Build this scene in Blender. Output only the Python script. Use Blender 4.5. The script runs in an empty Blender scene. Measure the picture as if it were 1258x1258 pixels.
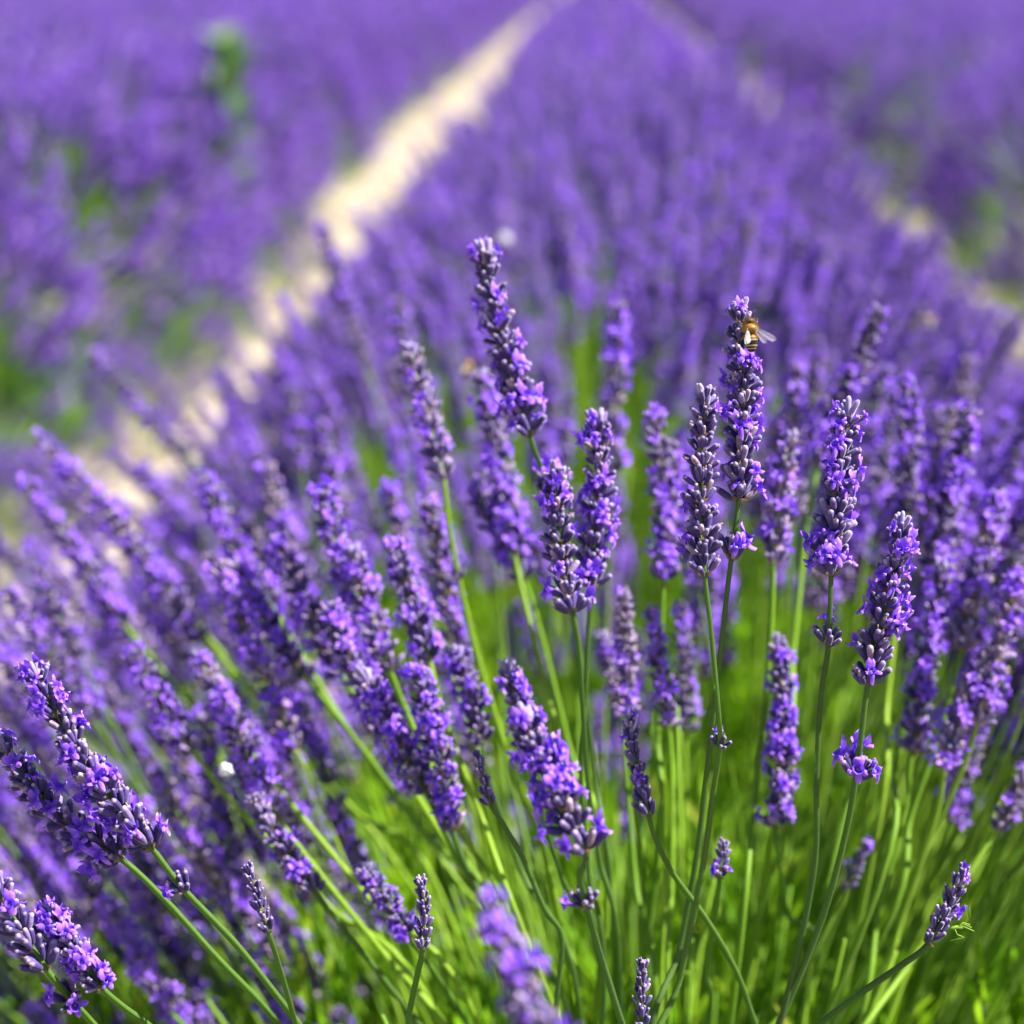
import bpy, math, random
import numpy as np
from mathutils import Vector, Matrix, Euler

SC = bpy.context.scene
COL = SC.collection
R = math.radians
PI = math.pi

# ------------------------------------------------------------------ camera
FPX, CPX, CAM_Z = 2620.0, 629.0, 1.0          # focal length in photo pixels, photo centre, eye height
VPX, VPY = 740.0, -55.0                       # where the rows meet in the photo
PITCH = math.atan((CPX - VPY) / FPX)
YAW = math.atan((VPX - CPX) / FPX * math.cos(PITCH))
FOCUS = 0.76
cd = bpy.data.cameras.new('camera')
cam = bpy.data.objects.new('camera', cd)
COL.objects.link(cam)
SC.camera = cam
cam.location = (0, 0, CAM_Z)
cam.rotation_euler = (PI / 2 - PITCH, 0, YAW)
cd.sensor_fit = 'HORIZONTAL'
cd.sensor_width = 24.0
cd.lens = 24.0 * FPX / 1258.0
cd.clip_start, cd.clip_end = 0.02, 1000
cd.dof.use_dof = True
cd.dof.focus_distance = FOCUS
cd.dof.aperture_fstop = 4.2
cd.dof.aperture_blades = 0

# ------------------------------------------------------------------ light
SUN_DIR = Vector((0.61, 0.0, 0.79)).normalized()
world = bpy.data.worlds.new('World')
SC.world = world
world.use_nodes = True
nt = world.node_tree
bg = nt.nodes['Background']
sky = nt.nodes.new('ShaderNodeTexSky')
sky.sky_type = 'NISHITA'
sky.sun_disc = False
sky.sun_elevation = math.asin(SUN_DIR.z)
sky.sun_rotation = math.atan2(SUN_DIR.x, SUN_DIR.y)
nt.links.new(sky.outputs[0], bg.inputs[0])
bg.inputs[1].default_value = 0.05
sd = bpy.data.lights.new('sun', 'SUN')
sd.energy = 5.0
sd.angle = R(0.5)
sd.color = (1.0, 0.955, 0.88)
sun = bpy.data.objects.new('sun', sd)
COL.objects.link(sun)
sun.rotation_euler = SUN_DIR.to_track_quat('Z', 'Y').to_euler()
sun.location = (3, -1, 5)
SC.view_settings.view_transform = 'Standard'
SC.view_settings.look = 'None'
SC.view_settings.gamma = 1
SC.view_settings.exposure = 1.82
SC.render.engine = 'CYCLES'
SC.cycles.use_denoising = True
SC.cycles.max_bounces = 5
SC.cycles.diffuse_bounces = 2
SC.cycles.glossy_bounces = 2
SC.cycles.transmission_bounces = 4
SC.cycles.transparent_max_bounces = 6
SC.cycles.sample_clamp_indirect = 6

CAM_M = Matrix.Translation(cam.location) @ cam.rotation_euler.to_matrix().to_4x4()
CAM_I = CAM_M.inverted()


def at(px, py, d):
    """The point seen at a photo pixel, d metres ahead along the optical axis."""
    return CAM_M @ Vector(((px - CPX) / FPX * d, -(py - CPX) / FPX * d, -d))


def proj(p):
    q = CAM_I @ Vector(p)
    d = -q.z
    if d < 1e-3:
        return 0, 0, -1
    return CPX + q.x / d * FPX, CPX - q.y / d * FPX, d


# ------------------------------------------------------------------ materials
def mat(name):
    m = bpy.data.materials.new(name)
    m.use_nodes = True
    for n in list(m.node_tree.nodes):
        m.node_tree.nodes.remove(n)
    return m, m.node_tree.nodes, m.node_tree.links


def node(nodes, t, **kw):
    n = nodes.new(t)
    for k, v in kw.items():
        if k in n.inputs:
            n.inputs[k].default_value = v
        else:
            setattr(n, k, v)
    return n


def ramp(nodes, links, src, stops):
    r = nodes.new('ShaderNodeValToRGB')
    e = r.color_ramp.elements
    while len(e) < len(stops):
        e.new(0.5)
    for x, (p, c) in zip(e, stops):
        x.position = p
        x.color = (*c, 1)
    links.new(src, r.inputs[0])
    return r.outputs[0]


def mixc(nodes, links, fac, a, b, blend='MIX'):
    m = nodes.new('ShaderNodeMix')
    m.data_type = 'RGBA'
    m.blend_type = blend
    for sock, v in ((m.inputs[0], fac), (m.inputs[6], a), (m.inputs[7], b)):
        if hasattr(v, 'links'):
            links.new(v, sock)
        elif isinstance(v, (int, float)):
            sock.default_value = v
        else:
            sock.default_value = (*v, 1)
    return m.outputs[2]


def leafy(name, stops, trans_stops, trans=0.4, rough=0.5, spec=0.3, sheen=0.0, attr='rnd', tmix=None, noise=0.0):
    """Thin plant tissue: colour from the per-piece random attribute, optional tint along the piece, and light passing through."""
    m, n, l = mat(name)
    a = node(n, 'ShaderNodeAttribute', attribute_name=attr)
    c = ramp(n, l, a.outputs['Fac'], stops)
    ct = ramp(n, l, a.outputs['Fac'], trans_stops)
    if tmix:
        at_ = node(n, 'ShaderNodeAttribute', attribute_name='along')
        rr = ramp(n, l, at_.outputs['Fac'], tmix[0])
        c = mixc(n, l, tmix[1], c, rr)
    if noise:
        tc = node(n, 'ShaderNodeTexCoord')
        nz = node(n, 'ShaderNodeTexNoise', Scale=900.0, Detail=2.0)
        l.new(tc.outputs['Object'], nz.inputs['Vector'])
        dk = ramp(n, l, nz.outputs['Fac'], [(0.3, (1 - noise,) * 3), (0.7, (1 + noise,) * 3)])
        c = mixc(n, l, 1.0, c, dk, 'MULTIPLY')
    p = node(n, 'ShaderNodeBsdfPrincipled', Roughness=rough)
    p.inputs['Specular IOR Level'].default_value = spec
    p.inputs['Sheen Weight'].default_value = sheen
    p.inputs['Sheen Roughness'].default_value = 0.4
    l.new(c, p.inputs['Base Color'])
    t = node(n, 'ShaderNodeBsdfTranslucent')
    l.new(ct, t.inputs['Color'])
    mx = node(n, 'ShaderNodeMixShader', Fac=trans)
    l.new(p.outputs[0], mx.inputs[1])
    l.new(t.outputs[0], mx.inputs[2])
    o = node(n, 'ShaderNodeOutputMaterial')
    l.new(mx.outputs[0], o.inputs['Surface'])
    return m


M = {}
M['calyx'] = leafy('calyx',
                   [(0.0, (0.026, 0.014, 0.085)), (0.45, (0.046, 0.026, 0.145)), (0.75, (0.09, 0.056, 0.22)), (0.93, (0.28, 0.21, 0.40)), (1.0, (0.36, 0.24, 0.16))],  # pale lilac stop gives some calyces a sunlit tone by colour
                   [(0.0, (0.10, 0.06, 0.2)), (1.0, (0.24, 0.16, 0.36))],
                   trans=0.08, rough=0.7, spec=0.25, sheen=0.16,
                   tmix=([(0.0, (0.10, 0.14, 0.07)), (0.3, (0.05, 0.032, 0.13)), (0.85, (0.065, 0.042, 0.16)), (1.0, (0.5, 0.4, 0.62))], 0.4), noise=0.25)  # naturally pale tip, made paler to hold sunlit brightness in its colour
M['petal'] = leafy('petal',
                   [(0.0, (0.14, 0.045, 0.62)), (0.45, (0.28, 0.10, 0.80)), (0.75, (0.44, 0.20, 0.87)), (0.97, (0.74, 0.52, 0.92))],  # upper pale stops put sunlit pinkish highlights into the petal colour
                   [(0.0, (0.13, 0.03, 0.70)), (0.6, (0.22, 0.055, 0.82)), (1.0, (0.4, 0.14, 0.86))],
                   trans=0.36, rough=0.5, spec=0.2, sheen=0.1)
M['bud'] = leafy('bud', [(0.0, (0.17, 0.12, 0.3)), (1.0, (0.34, 0.28, 0.5))], [(0.0, (0.2, 0.12, 0.4)), (1.0, (0.3, 0.2, 0.5))],
                 trans=0.15, rough=0.7, spec=0.2, sheen=0.5, noise=0.2)
M['stem'] = leafy('stem', [(0.0, (0.06, 0.11, 0.028)), (0.35, (0.085, 0.165, 0.022)), (0.6, (0.15, 0.285, 0.015)), (1.0, (0.25, 0.39, 0.03))],
                  [(0.0, (0.14, 0.36, 0.02)), (1.0, (0.24, 0.44, 0.03))], trans=0.32, rough=0.5, spec=0.2, sheen=0.05, noise=0.12)
M['leaf'] = leafy('lavender_leaf', [(0.0, (0.05, 0.14, 0.006)), (0.5, (0.155, 0.34, 0.008)), (0.9, (0.29, 0.46, 0.015)), (1.0, (0.30, 0.31, 0.04))],
                  [(0.0, (0.12, 0.34, 0.01)), (0.6, (0.28, 0.52, 0.012)), (1.0, (0.42, 0.56, 0.04))], trans=0.48, rough=0.55, spec=0.12)
M['bract'] = leafy('bract', [(0.0, (0.16, 0.10, 0.06)), (1.0, (0.34, 0.23, 0.15))], [(0.0, (0.2, 0.12, 0.06)), (1.0, (0.3, 0.2, 0.1))], trans=0.3, rough=0.7)
M['weed'] = leafy('weed_leaf', [(0.0, (0.04, 0.10, 0.025)), (0.6, (0.08, 0.17, 0.04)), (1.0, (0.18, 0.24, 0.09))], [(0.0, (0.08, 0.26, 0.03)), (1.0, (0.2, 0.38, 0.08))], trans=0.35, rough=0.5)
M['white'] = leafy('white_petal_or_glint', [(0.0, (0.8, 0.78, 0.8)), (1.0, (0.82, 0.8, 0.82))], [(0.0, (0.7, 0.7, 0.7)), (1.0, (0.75, 0.74, 0.75))], trans=0.3, rough=0.3)
M['cricket'] = leafy('cricket_green', [(0.0, (0.16, 0.36, 0.03)), (1.0, (0.3, 0.46, 0.06))], [(0.0, (0.2, 0.5, 0.04)), (1.0, (0.3, 0.5, 0.05))], trans=0.3, rough=0.4)


def soil_material():
    m, n, l = mat('pale_soil')
    tc = node(n, 'ShaderNodeTexCoord')
    n1 = node(n, 'ShaderNodeTexNoise', Scale=3.0, Detail=6.0, Roughness=0.65)
    n2 = node(n, 'ShaderNodeTexNoise', Scale=55.0, Detail=5.0)
    v = node(n, 'ShaderNodeTexVoronoi', Scale=28.0)
    for x in (n1, n2, v):
        l.new(tc.outputs['Object'], x.inputs['Vector'])
    c1 = ramp(n, l, n1.outputs['Fac'], [(0.3, (0.15, 0.115, 0.088)), (0.5, (0.26, 0.218, 0.17)), (0.75, (0.37, 0.325, 0.26))])
    c2 = ramp(n, l, n2.outputs['Fac'], [(0.3, (0.72, 0.7, 0.68)), (0.7, (1.1, 1.08, 1.05))])
    c = mixc(n, l, 1.0, c1, c2, 'MULTIPLY')
    p = node(n, 'ShaderNodeBsdfPrincipled', Roughness=0.95)
    l.new(c, p.inputs['Base Color'])
    b = node(n, 'ShaderNodeBump', Strength=0.7, Distance=0.02)
    l.new(v.outputs['Distance'], b.inputs['Height'])
    l.new(b.outputs[0], p.inputs['Normal'])
    o = node(n, 'ShaderNodeOutputMaterial')
    l.new(p.outputs[0], o.inputs['Surface'])
    return m


def stone_material():
    m, n, l = mat('limestone')
    a = node(n, 'ShaderNodeAttribute', attribute_name='rnd')
    c = ramp(n, l, a.outputs['Fac'], [(0.0, (0.30, 0.25, 0.19)), (0.6, (0.46, 0.39, 0.31)), (1.0, (0.60, 0.54, 0.45))])
    p = node(n, 'ShaderNodeBsdfPrincipled', Roughness=0.9)
    l.new(c, p.inputs['Base Color'])
    o = node(n, 'ShaderNodeOutputMaterial')
    l.new(p.outputs[0], o.inputs['Surface'])
    return m


M['soil'] = soil_material()
M['stone'] = stone_material()


def bee_material():
    m, n, l = mat('bee_body')
    a = node(n, 'ShaderNodeAttribute', attribute_name='tint')
    p = node(n, 'ShaderNodeBsdfPrincipled', Roughness=0.4)
    p.inputs['Specular IOR Level'].default_value = 0.25
    p.inputs['Sheen Weight'].default_value = 0.0
    l.new(a.outputs['Color'], p.inputs['Base Color'])
    o = node(n, 'ShaderNodeOutputMaterial')
    l.new(p.outputs[0], o.inputs['Surface'])
    return m


def wing_material():
    m, n, l = mat('bee_wing')
    tc = node(n, 'ShaderNodeTexCoord')
    v = node(n, 'ShaderNodeTexVoronoi', Scale=620.0, feature='DISTANCE_TO_EDGE')
    l.new(tc.outputs['Object'], v.inputs['Vector'])
    vein = ramp(n, l, v.outputs['Distance'], [(0.02, (0.55, 0.55, 0.55)), (0.08, (0.06, 0.06, 0.06))])
    ra = node(n, 'ShaderNodeAttribute', attribute_name='rnd')
    vein = mixc(n, l, 1.0, vein, ramp(n, l, ra.outputs['Fac'], [(0.1, (0, 0, 0)), (1.0, (0.85, 0.85, 0.85))]), 'LIGHTEN')
    p = node(n, 'ShaderNodeBsdfPrincipled', Roughness=0.25)
    p.inputs['Base Color'].default_value = (0.72, 0.70, 0.68, 1)
    p.inputs['Specular IOR Level'].default_value = 0.8
    t = node(n, 'ShaderNodeBsdfTransparent')
    mx = node(n, 'ShaderNodeMixShader')
    l.new(vein, mx.inputs[0])
    l.new(t.outputs[0], mx.inputs[1])
    l.new(p.outputs[0], mx.inputs[2])
    o = node(n, 'ShaderNodeOutputMaterial')
    l.new(mx.outputs[0], o.inputs['Surface'])
    return m


M['bee'] = bee_material()
M['wing'] = wing_material()


# ------------------------------------------------------------------ mesh building
class MB:
    """Collects transformed pieces (vertices, faces, per-vertex 'along' and 'rnd', material slot) into one mesh."""

    def __init__(s):
        s.v, s.f, s.a, s.r, s.mi, s.n = [], [], [], [], [], 0

    def add(s, verts, faces, along=None, rnd=0.5, mi=0, mtx=None):
        vs = np.asarray(verts, float)
        if mtx is not None:
            k = np.array(mtx)
            vs = vs @ k[:3, :3].T + k[:3, 3]
        s.v.append(vs)
        s.f += [tuple(i + s.n for i in f) for f in faces]
        s.mi += [mi] * len(faces)
        s.a.append(np.asarray(along, float) if along is not None else np.full(len(vs), 0.5))
        s.r.append(np.asarray(rnd, float) if np.ndim(rnd) else np.full(len(vs), float(rnd)))
        s.n += len(vs)

    def merge(s, o, mtx=None, mi=None):
        if not o.n:
            return
        vs = np.vstack(o.v)
        s.add(vs, o.f, np.concatenate(o.a), np.concatenate(o.r), 0, mtx)
        s.mi[-len(o.f):] = [mi if mi is not None else x for x in o.mi]

    def mesh(s, name, mats, smooth=True):
        me = bpy.data.meshes.new(name)
        me.from_pydata(np.vstack(s.v).tolist() if s.v else [], [], s.f)
        for m in mats:
            me.materials.append(m)
        if s.n:
            for nm, arr in (('along', s.a), ('rnd', s.r)):
                at_ = me.attributes.new(nm, 'FLOAT', 'POINT')
                at_.data.foreach_set('value', np.concatenate(arr).astype(np.float32))
            if len(mats) > 1:
                me.polygons.foreach_set('material_index', s.mi)
            if smooth:
                me.polygons.foreach_set('use_smooth', [True] * len(s.f))
        me.update()
        return me


def link(name, me, parent=None, loc=(0, 0, 0)):
    o = bpy.data.objects.new(name, me)
    COL.objects.link(o)
    o.location = loc
    if parent is not None:
        o.parent = parent
    return o


def tag(o, label=None, cat=None, group=None, kind=None):
    for k, v in (('label', label), ('category', cat), ('group', group), ('kind', kind)):
        if v:
            o[k] = v
    return o


def frame_mtx(p, z, spin=0.0, scale=1.0):
    q = Vector(z).to_track_quat('Z', 'Y')
    return Matrix.Translation(p) @ q.to_matrix().to_4x4() @ Matrix.Rotation(spin, 4, 'Z') @ Matrix.Scale(scale, 4)


def lathe(profile, sides, rib=0.0):
    """Profile rows (z, r, along) turned about z; ribs alternate the radius."""
    v, f, a = [], [], []
    for z, r, t in profile:
        for i in range(sides):
            k = r * (1 + (rib if i % 2 else -rib))
            an = 2 * PI * i / sides
            v.append((k * math.cos(an), k * math.sin(an), z))
            a.append(t)
    for j in range(len(profile) - 1):
        for i in range(sides):
            i2 = (i + 1) % sides
            f.append((j * sides + i, j * sides + i2, (j + 1) * sides + i2, (j + 1) * sides + i))
    return np.array(v), f, np.array(a)


def tube(mb, pts, radii, sides=6, rnd=0.5, mi=0):
    pts = [Vector(p) for p in pts]
    v, f = [], []
    n = len(pts)
    up = None
    for i, p in enumerate(pts):
        t = (pts[min(i + 1, n - 1)] - pts[max(i - 1, 0)]).normalized()
        if up is None:
            up = t.orthogonal().normalized()
        up = (up - t * up.dot(t)).normalized()
        w = t.cross(up)
        r = radii[i] if hasattr(radii, '__len__') else radii
        for k in range(sides):
            an = 2 * PI * k / sides
            if sides == 8 and k % 2:
                r_ = r * .74
            else:
                r_ = r
            v.append(p + up * (r_ * math.cos(an)) + w * (r_ * math.sin(an)))
    for j in range(n - 1):
        for k in range(sides):
            k2 = (k + 1) % sides
            f.append((j * sides + k, j * sides + k2, (j + 1) * sides + k2, (j + 1) * sides + k))
    f.append(tuple(range(sides - 1, -1, -1)))
    f.append(tuple((n - 1) * sides + k for k in range(sides)))
    mb.add([tuple(x) for x in v], f, np.repeat(np.linspace(0, 1, n), sides), rnd, mi)


# templates in units of their own length
CAL = {
    'hi': lathe([(0, .06, 0), (.12, .12, .12), (.35, .165, .35), (.65, .175, .65), (.9, .155, .9), (1.0, .13, 1.0), (1.05, .065, 1.0), (1.07, .01, .9)], 10, .12),
    'mid': lathe([(0, .07, 0), (.3, .17, .3), (.75, .175, .75), (1.0, .12, 1.0), (1.05, .02, 1.0)], 6, .06),
}
BUD = {
    'hi': lathe([(0, .06, 0), (.15, .13, .15), (.5, .165, .5), (.85, .16, .85), (1.0, .11, 1.0), (1.06, .02, 1.0)], 8, .05),
    'mid': lathe([(0, .08, 0), (.5, .19, .5), (.9, .15, .9), (1.05, .02, 1.0)], 5),
}


def blossom_mb(rng, hi=True):
    """One open two-lipped floret opening along +z, size in metres."""
    mb = MB()
    if hi:
        v, f, a = lathe([(-.0012, .0007, 0), (.0006, .0009, .3), (.0020, .0012, .6), (.0028, .0017, .9)], 7)
        mb.add(v, f, a, .25)
    # two lobes up, three down
    for an, L, w, lift in ((66, .0034, .0014, .75), (114, .0034, .0014, .75), (-18, .0024, .0010, .2), (-90, .0027, .0011, -.2), (-162, .0024, .0010, .2)):
        an = R(an + rng.uniform(-14, 14))
        L *= rng.uniform(.7, 1.2)
        w *= rng.uniform(.7, 1.25)
        lift += rng.uniform(-.55, .55)
        curl = rng.uniform(-.0012, .0022)
        nu, nv = (5, 3) if hi else (3, 2)
        vs, fs, rr = [], [], []
        c, s = math.cos(an), math.sin(an)
        for i in range(nu):
            u = i / (nu - 1)
            half = w * (0.5 + 0.5 * math.sin(PI * min(1, .2 + .75 * u))) * (1 if u < .9 else .45)
            z = .0026 + lift * L * u - curl * u * u + (rng.uniform(-1, 1) * .0004 if u > .5 else 0)
            rad = .0012 + L * u * math.cos(lift * .7)
            for j in range(nv):
                q = (j / (nv - 1) - .5) * 2
                x, y = rad, half * q
                vs.append((x * c - y * s, x * s + y * c, z - .0009 * q * q))
                rr.append(min(1, .15 + .55 * u + rng.uniform(-.12, .28)))
        for i in range(nu - 1):
            for j in range(nv - 1):
                k = i * nv + j
                fs.append((k, k + nv, k + nv + 1, k + 1))
        mb.add(vs, fs, None, np.array(rr))
    return mb


RB = random.Random(5)
BLOSSOM_MB = {'hi': [blossom_mb(RB) for _ in range(12)], 'mid': [blossom_mb(RB, False) for _ in range(5)]}
BLOSSOM_MESH = [b.mesh('blossom', [M['petal']]) for b in BLOSSOM_MB['hi']]


def calyx_dir(rng, t, ang, spread):
    o = t.orthogonal().normalized()
    side = (Matrix.Rotation(ang, 3, t) @ o)
    return (t * math.cos(spread) + side * math.sin(spread)).normalized(), side


TONE = [0.0]


def whorl(rng, p, t, phase, size, n, openness, lod, spread=(32, 62)):
    """One whorl of calyces at p round the axis t: (MB of calyces and bracts, [matrices of open florets])."""
    mb, bl = MB(), []
    tv, tf, ta = CAL[lod]
    for k in range(n):
        # two opposite bunches fill the ring, leaving slight gaps between
        side = k % 2
        q = (k // 2 + .5) / math.ceil(n / 2) - .5
        ang = phase + side * PI + q * 2.55 + rng.uniform(-.18, .18)
        sp = R(rng.uniform(*spread))
        d, s = calyx_dir(rng, t, ang, sp)
        inner = rng.random() < .35
        if inner:
            d = (d + t * .7).normalized()
        L = .0066 * size * rng.uniform(.78, 1.15)
        base = Vector(p) + s * (.0011 if inner else .0021) * size + t * (rng.uniform(-.0014, .0014) + (.0016 if inner else 0)) * size
        rnd = min(.97, max(0, rng.gauss(.48 + TONE[0], .28))) if rng.random() < (.93 if lod == 'hi' else .76) else rng.uniform(.84, .97)
        m = frame_mtx(base, d, rng.uniform(0, 6.3), L)
        mb.add(tv, tf, ta, rnd, 0, m)
        if rng.random() < openness:
            tip = base + d * L * .82
            up = (t - d * t.dot(d)).normalized()
            zz = (d + s * .25).normalized()
            up = (up - zz * up.dot(zz)).normalized()
            x = up.cross(zz)
            rot = Matrix((x, up, zz)).transposed().to_4x4()
            bl.append(Matrix.Translation(tip) @ rot @ Matrix.Rotation(rng.uniform(-.5, .5), 4, 'Z') @ Matrix.Scale(size * rng.uniform(.9, 1.25), 4))
        elif rng.random() < (.2 if lod == 'hi' else .3):      # a spent flower, brown and shrivelled
            v2, f2, a2 = BUD['mid']
            mb.add(v2, f2, a2, 1.0, 1, frame_mtx(base + d * L * .85, d, 0, .0024 * size))
    for k in range(3):                # papery bracts under the whorl
        d, s = calyx_dir(rng, t, phase + k * 2.1 + .6, R(rng.uniform(55, 80)))
        m = frame_mtx(Vector(p) - t * .0012 * size, d, 0, .0042 * size)
        mb.add([(-.0, -.22, 0), (.08, 0, .45), (0, .22, 0), (-.05, -.2, .55), (-.05, .2, .55), (0, 0, 1)], [(0, 1, 3), (1, 0, 2), (1, 2, 4), (1, 4, 5), (1, 5, 3)], None, rng.random(), 1, m)
    return mb, bl


def tuft(rng, p, t, size, lod, n=7):
    mb = MB()
    tv, tf, ta = BUD[lod]
    for k in range(n):
        d, s = calyx_dir(rng, t, k * 2.4 + rng.uniform(-.3, .3), R(rng.uniform(6, 36)))
        mb.add(tv, tf, ta, rng.random(), 0, frame_mtx(Vector(p) + s * .0006 - t * rng.uniform(0, .003), d, 0, (.0072 if lod == 'hi' else .0062) * size * rng.uniform(.7, 1.12)))
    return mb


def whorl_plan(length, gap=(.0074, .0056)):
    s, out = .0015, []
    while s < length - .004:
        out.append(s)
        s += gap[0] + (gap[1] - gap[0]) * (s / length)
    return out


# ------------------------------------------------------------------ ground
PITCH_X, ROW0 = 1.54, .05


def ground():
    rng = np.random.default_rng(3)
    xs = np.concatenate([np.linspace(-400, -6, 24)[:-1], np.linspace(-6, 6, 97), np.linspace(6, 400, 24)[1:]])
    ys = np.concatenate([np.linspace(-60, -1, 8)[:-1], np.linspace(-1, 14, 121), np.linspace(14, 600, 40)[1:]])
    v, f = [], []
    for y in ys:
        for x in xs:
            u = ((x - ROW0 + PITCH_X / 2) % PITCH_X) / PITCH_X - .5
            near = 1 if abs(x) <= 6 and -1 <= y <= 14 else 0
            z = .05 * max(0, math.cos(u * 2 * PI)) * near + near * rng.normal(0, .008)
            v.append((x, y, z))
    nx = len(xs)
    for j in range(len(ys) - 1):
        for i in range(nx - 1):
            k = j * nx + i
            f.append((k, k + 1, k + nx + 1, k + nx))
    mb = MB()
    mb.add(v, f)
    o = link('ground', mb.mesh('ground', [M['soil']]))
    tag(o, 'pale dry stony soil showing as paths between the lavender rows', None, None, 'structure')


ground()


# ------------------------------------------------------------------ scattering of what cannot be counted
def scatter(name, sources, pts, label, cat):
    """One object of points; each point carries a copy of its source mesh (0..n-1), turned and scaled."""
    me = bpy.data.meshes.new(name)
    me.from_pydata([tuple(p[0]) for p in pts], [], [])
    a = me.attributes.new('turn', 'FLOAT_VECTOR', 'POINT')
    a.data.foreach_set('vector', np.array([list(p[1]) for p in pts], np.float32).ravel())
    a = me.attributes.new('size', 'FLOAT', 'POINT')
    a.data.foreach_set('value', np.array([p[2] for p in pts], np.float32))
    a = me.attributes.new('which', 'INT', 'POINT')
    a.data.foreach_set('value', np.array([p[3] for p in pts], np.int32))
    o = link(name, me)
    for src in sources:
        for m in src.materials:
            if m.name not in me.materials:
                me.materials.append(m)
    g = bpy.data.node_groups.new(name, 'GeometryNodeTree')
    g.interface.new_socket('Geometry', in_out='INPUT', socket_type='NodeSocketGeometry')
    g.interface.new_socket('Geometry', in_out='OUTPUT', socket_type='NodeSocketGeometry')
    N, L = g.nodes, g.links
    gi, go = N.new('NodeGroupInput'), N.new('NodeGroupOutput')
    join = N.new('GeometryNodeJoinGeometry')

    def named(nm, t):
        x = N.new('GeometryNodeInputNamedAttribute')
        x.data_type = t
        x.inputs[0].default_value = nm
        return x.outputs[0]

    turn, size, which = named('turn', 'FLOAT_VECTOR'), named('size', 'FLOAT'), named('which', 'INT')
    for k, src in enumerate(sources):
        so = bpy.data.objects.new(name + '_pattern', src)
        oi = N.new('GeometryNodeObjectInfo')
        oi.inputs[0].default_value = so
        oi.inputs[1].default_value = False
        cmp_ = N.new('FunctionNodeCompare')
        cmp_.data_type = 'INT'
        cmp_.operation = 'EQUAL'
        ins = [s for s in cmp_.inputs if s.type == 'INT']
        L.new(which, ins[0])
        ins[1].default_value = k
        ip = N.new('GeometryNodeInstanceOnPoints')
        L.new(gi.outputs[0], ip.inputs['Points'])
        L.new(cmp_.outputs[0], ip.inputs['Selection'])
        L.new(oi.outputs['Geometry'], ip.inputs['Instance'])
        L.new(turn, ip.inputs['Rotation'])
        L.new(size, ip.inputs['Scale'])
        L.new(ip.outputs[0], join.inputs[0])
    L.new(join.outputs[0], go.inputs[0])
    md = o.modifiers.new('scatter', 'NODES')
    md.node_group = g
    tag(o, label, cat, None, 'stuff')
    return o


# gravel on the paths
def gravel():
    rng = random.Random(11)
    src = []
    for k in range(5):
        v, f, a = lathe([(-.5, .05, 0), (-.42, .6, 0), (-.1, .95, .3), (.2, .85, .6), (.42, .45, 1), (.46, .02, 1)], 7)
        v = v * np.array([rng.uniform(.8, 1.2), rng.uniform(.7, 1), rng.uniform(.6, .9)])
        v += np.array([[rng.uniform(-.12, .12) for _ in range(3)] for _ in v])
        mb = MB()
        mb.add(v, f, a, rng.random())
        src.append(mb.mesh('stone', [M['stone']], False))
    pts = []
    for side in (-1, 0):
        cx = ROW0 + PITCH_X * (side + .5)
        for _ in range(2600):
            y = 2.2 + 14 * rng.random() ** 1.6
            x = cx + rng.gauss(0, .22)
            s = rng.choice((.008, .012, .018, .03)) * rng.uniform(.7, 1.4)
            pts.append((Vector((x, y, s * .25)), Euler((rng.uniform(-.3, .3), rng.uniform(-.3, .3), rng.uniform(0, 6.3))), s, rng.randrange(5)))
    scatter('gravel', src, pts, 'pale limestone gravel scattered along the soil paths', 'gravel')


gravel()


# ------------------------------------------------------------------ foliage of the near bushes
BUSHES = []
rb = random.Random(21)
for k in range(5):
    BUSHES.append(Vector((ROW0 - .02 + (rb.uniform(-.05, .05) if k else 0), .98 + .72 * k, .22)))


def leaf_piece(mb, p, d, L, w, rnd, rng, mi=0):
    n = Vector((rng.uniform(-.5, .5), rng.uniform(-.5, .5), 1)).normalized()
    s = d.cross(n).normalized()
    n = s.cross(d).normalized()
    bend = rng.uniform(-.15, .25)
    vs = []
    for u, ww in ((0, .35), (.35, 1), (.75, .8), (1, .06)):
        c = p + d * L * u - Vector((0, 0, 1)) * (bend * L * u * u)
        vs += [tuple(c - s * w * ww + n * w * .35 * ww), tuple(c), tuple(c + s * w * ww + n * w * .35 * ww)]
    fs = []
    for i in range(3):
        for j in range(2):
            k = i * 3 + j
            fs.append((k, k + 1, k + 4, k + 3))
    mb.add(vs, fs, np.repeat([0, .35, .75, 1], 3), rnd, mi)


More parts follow.
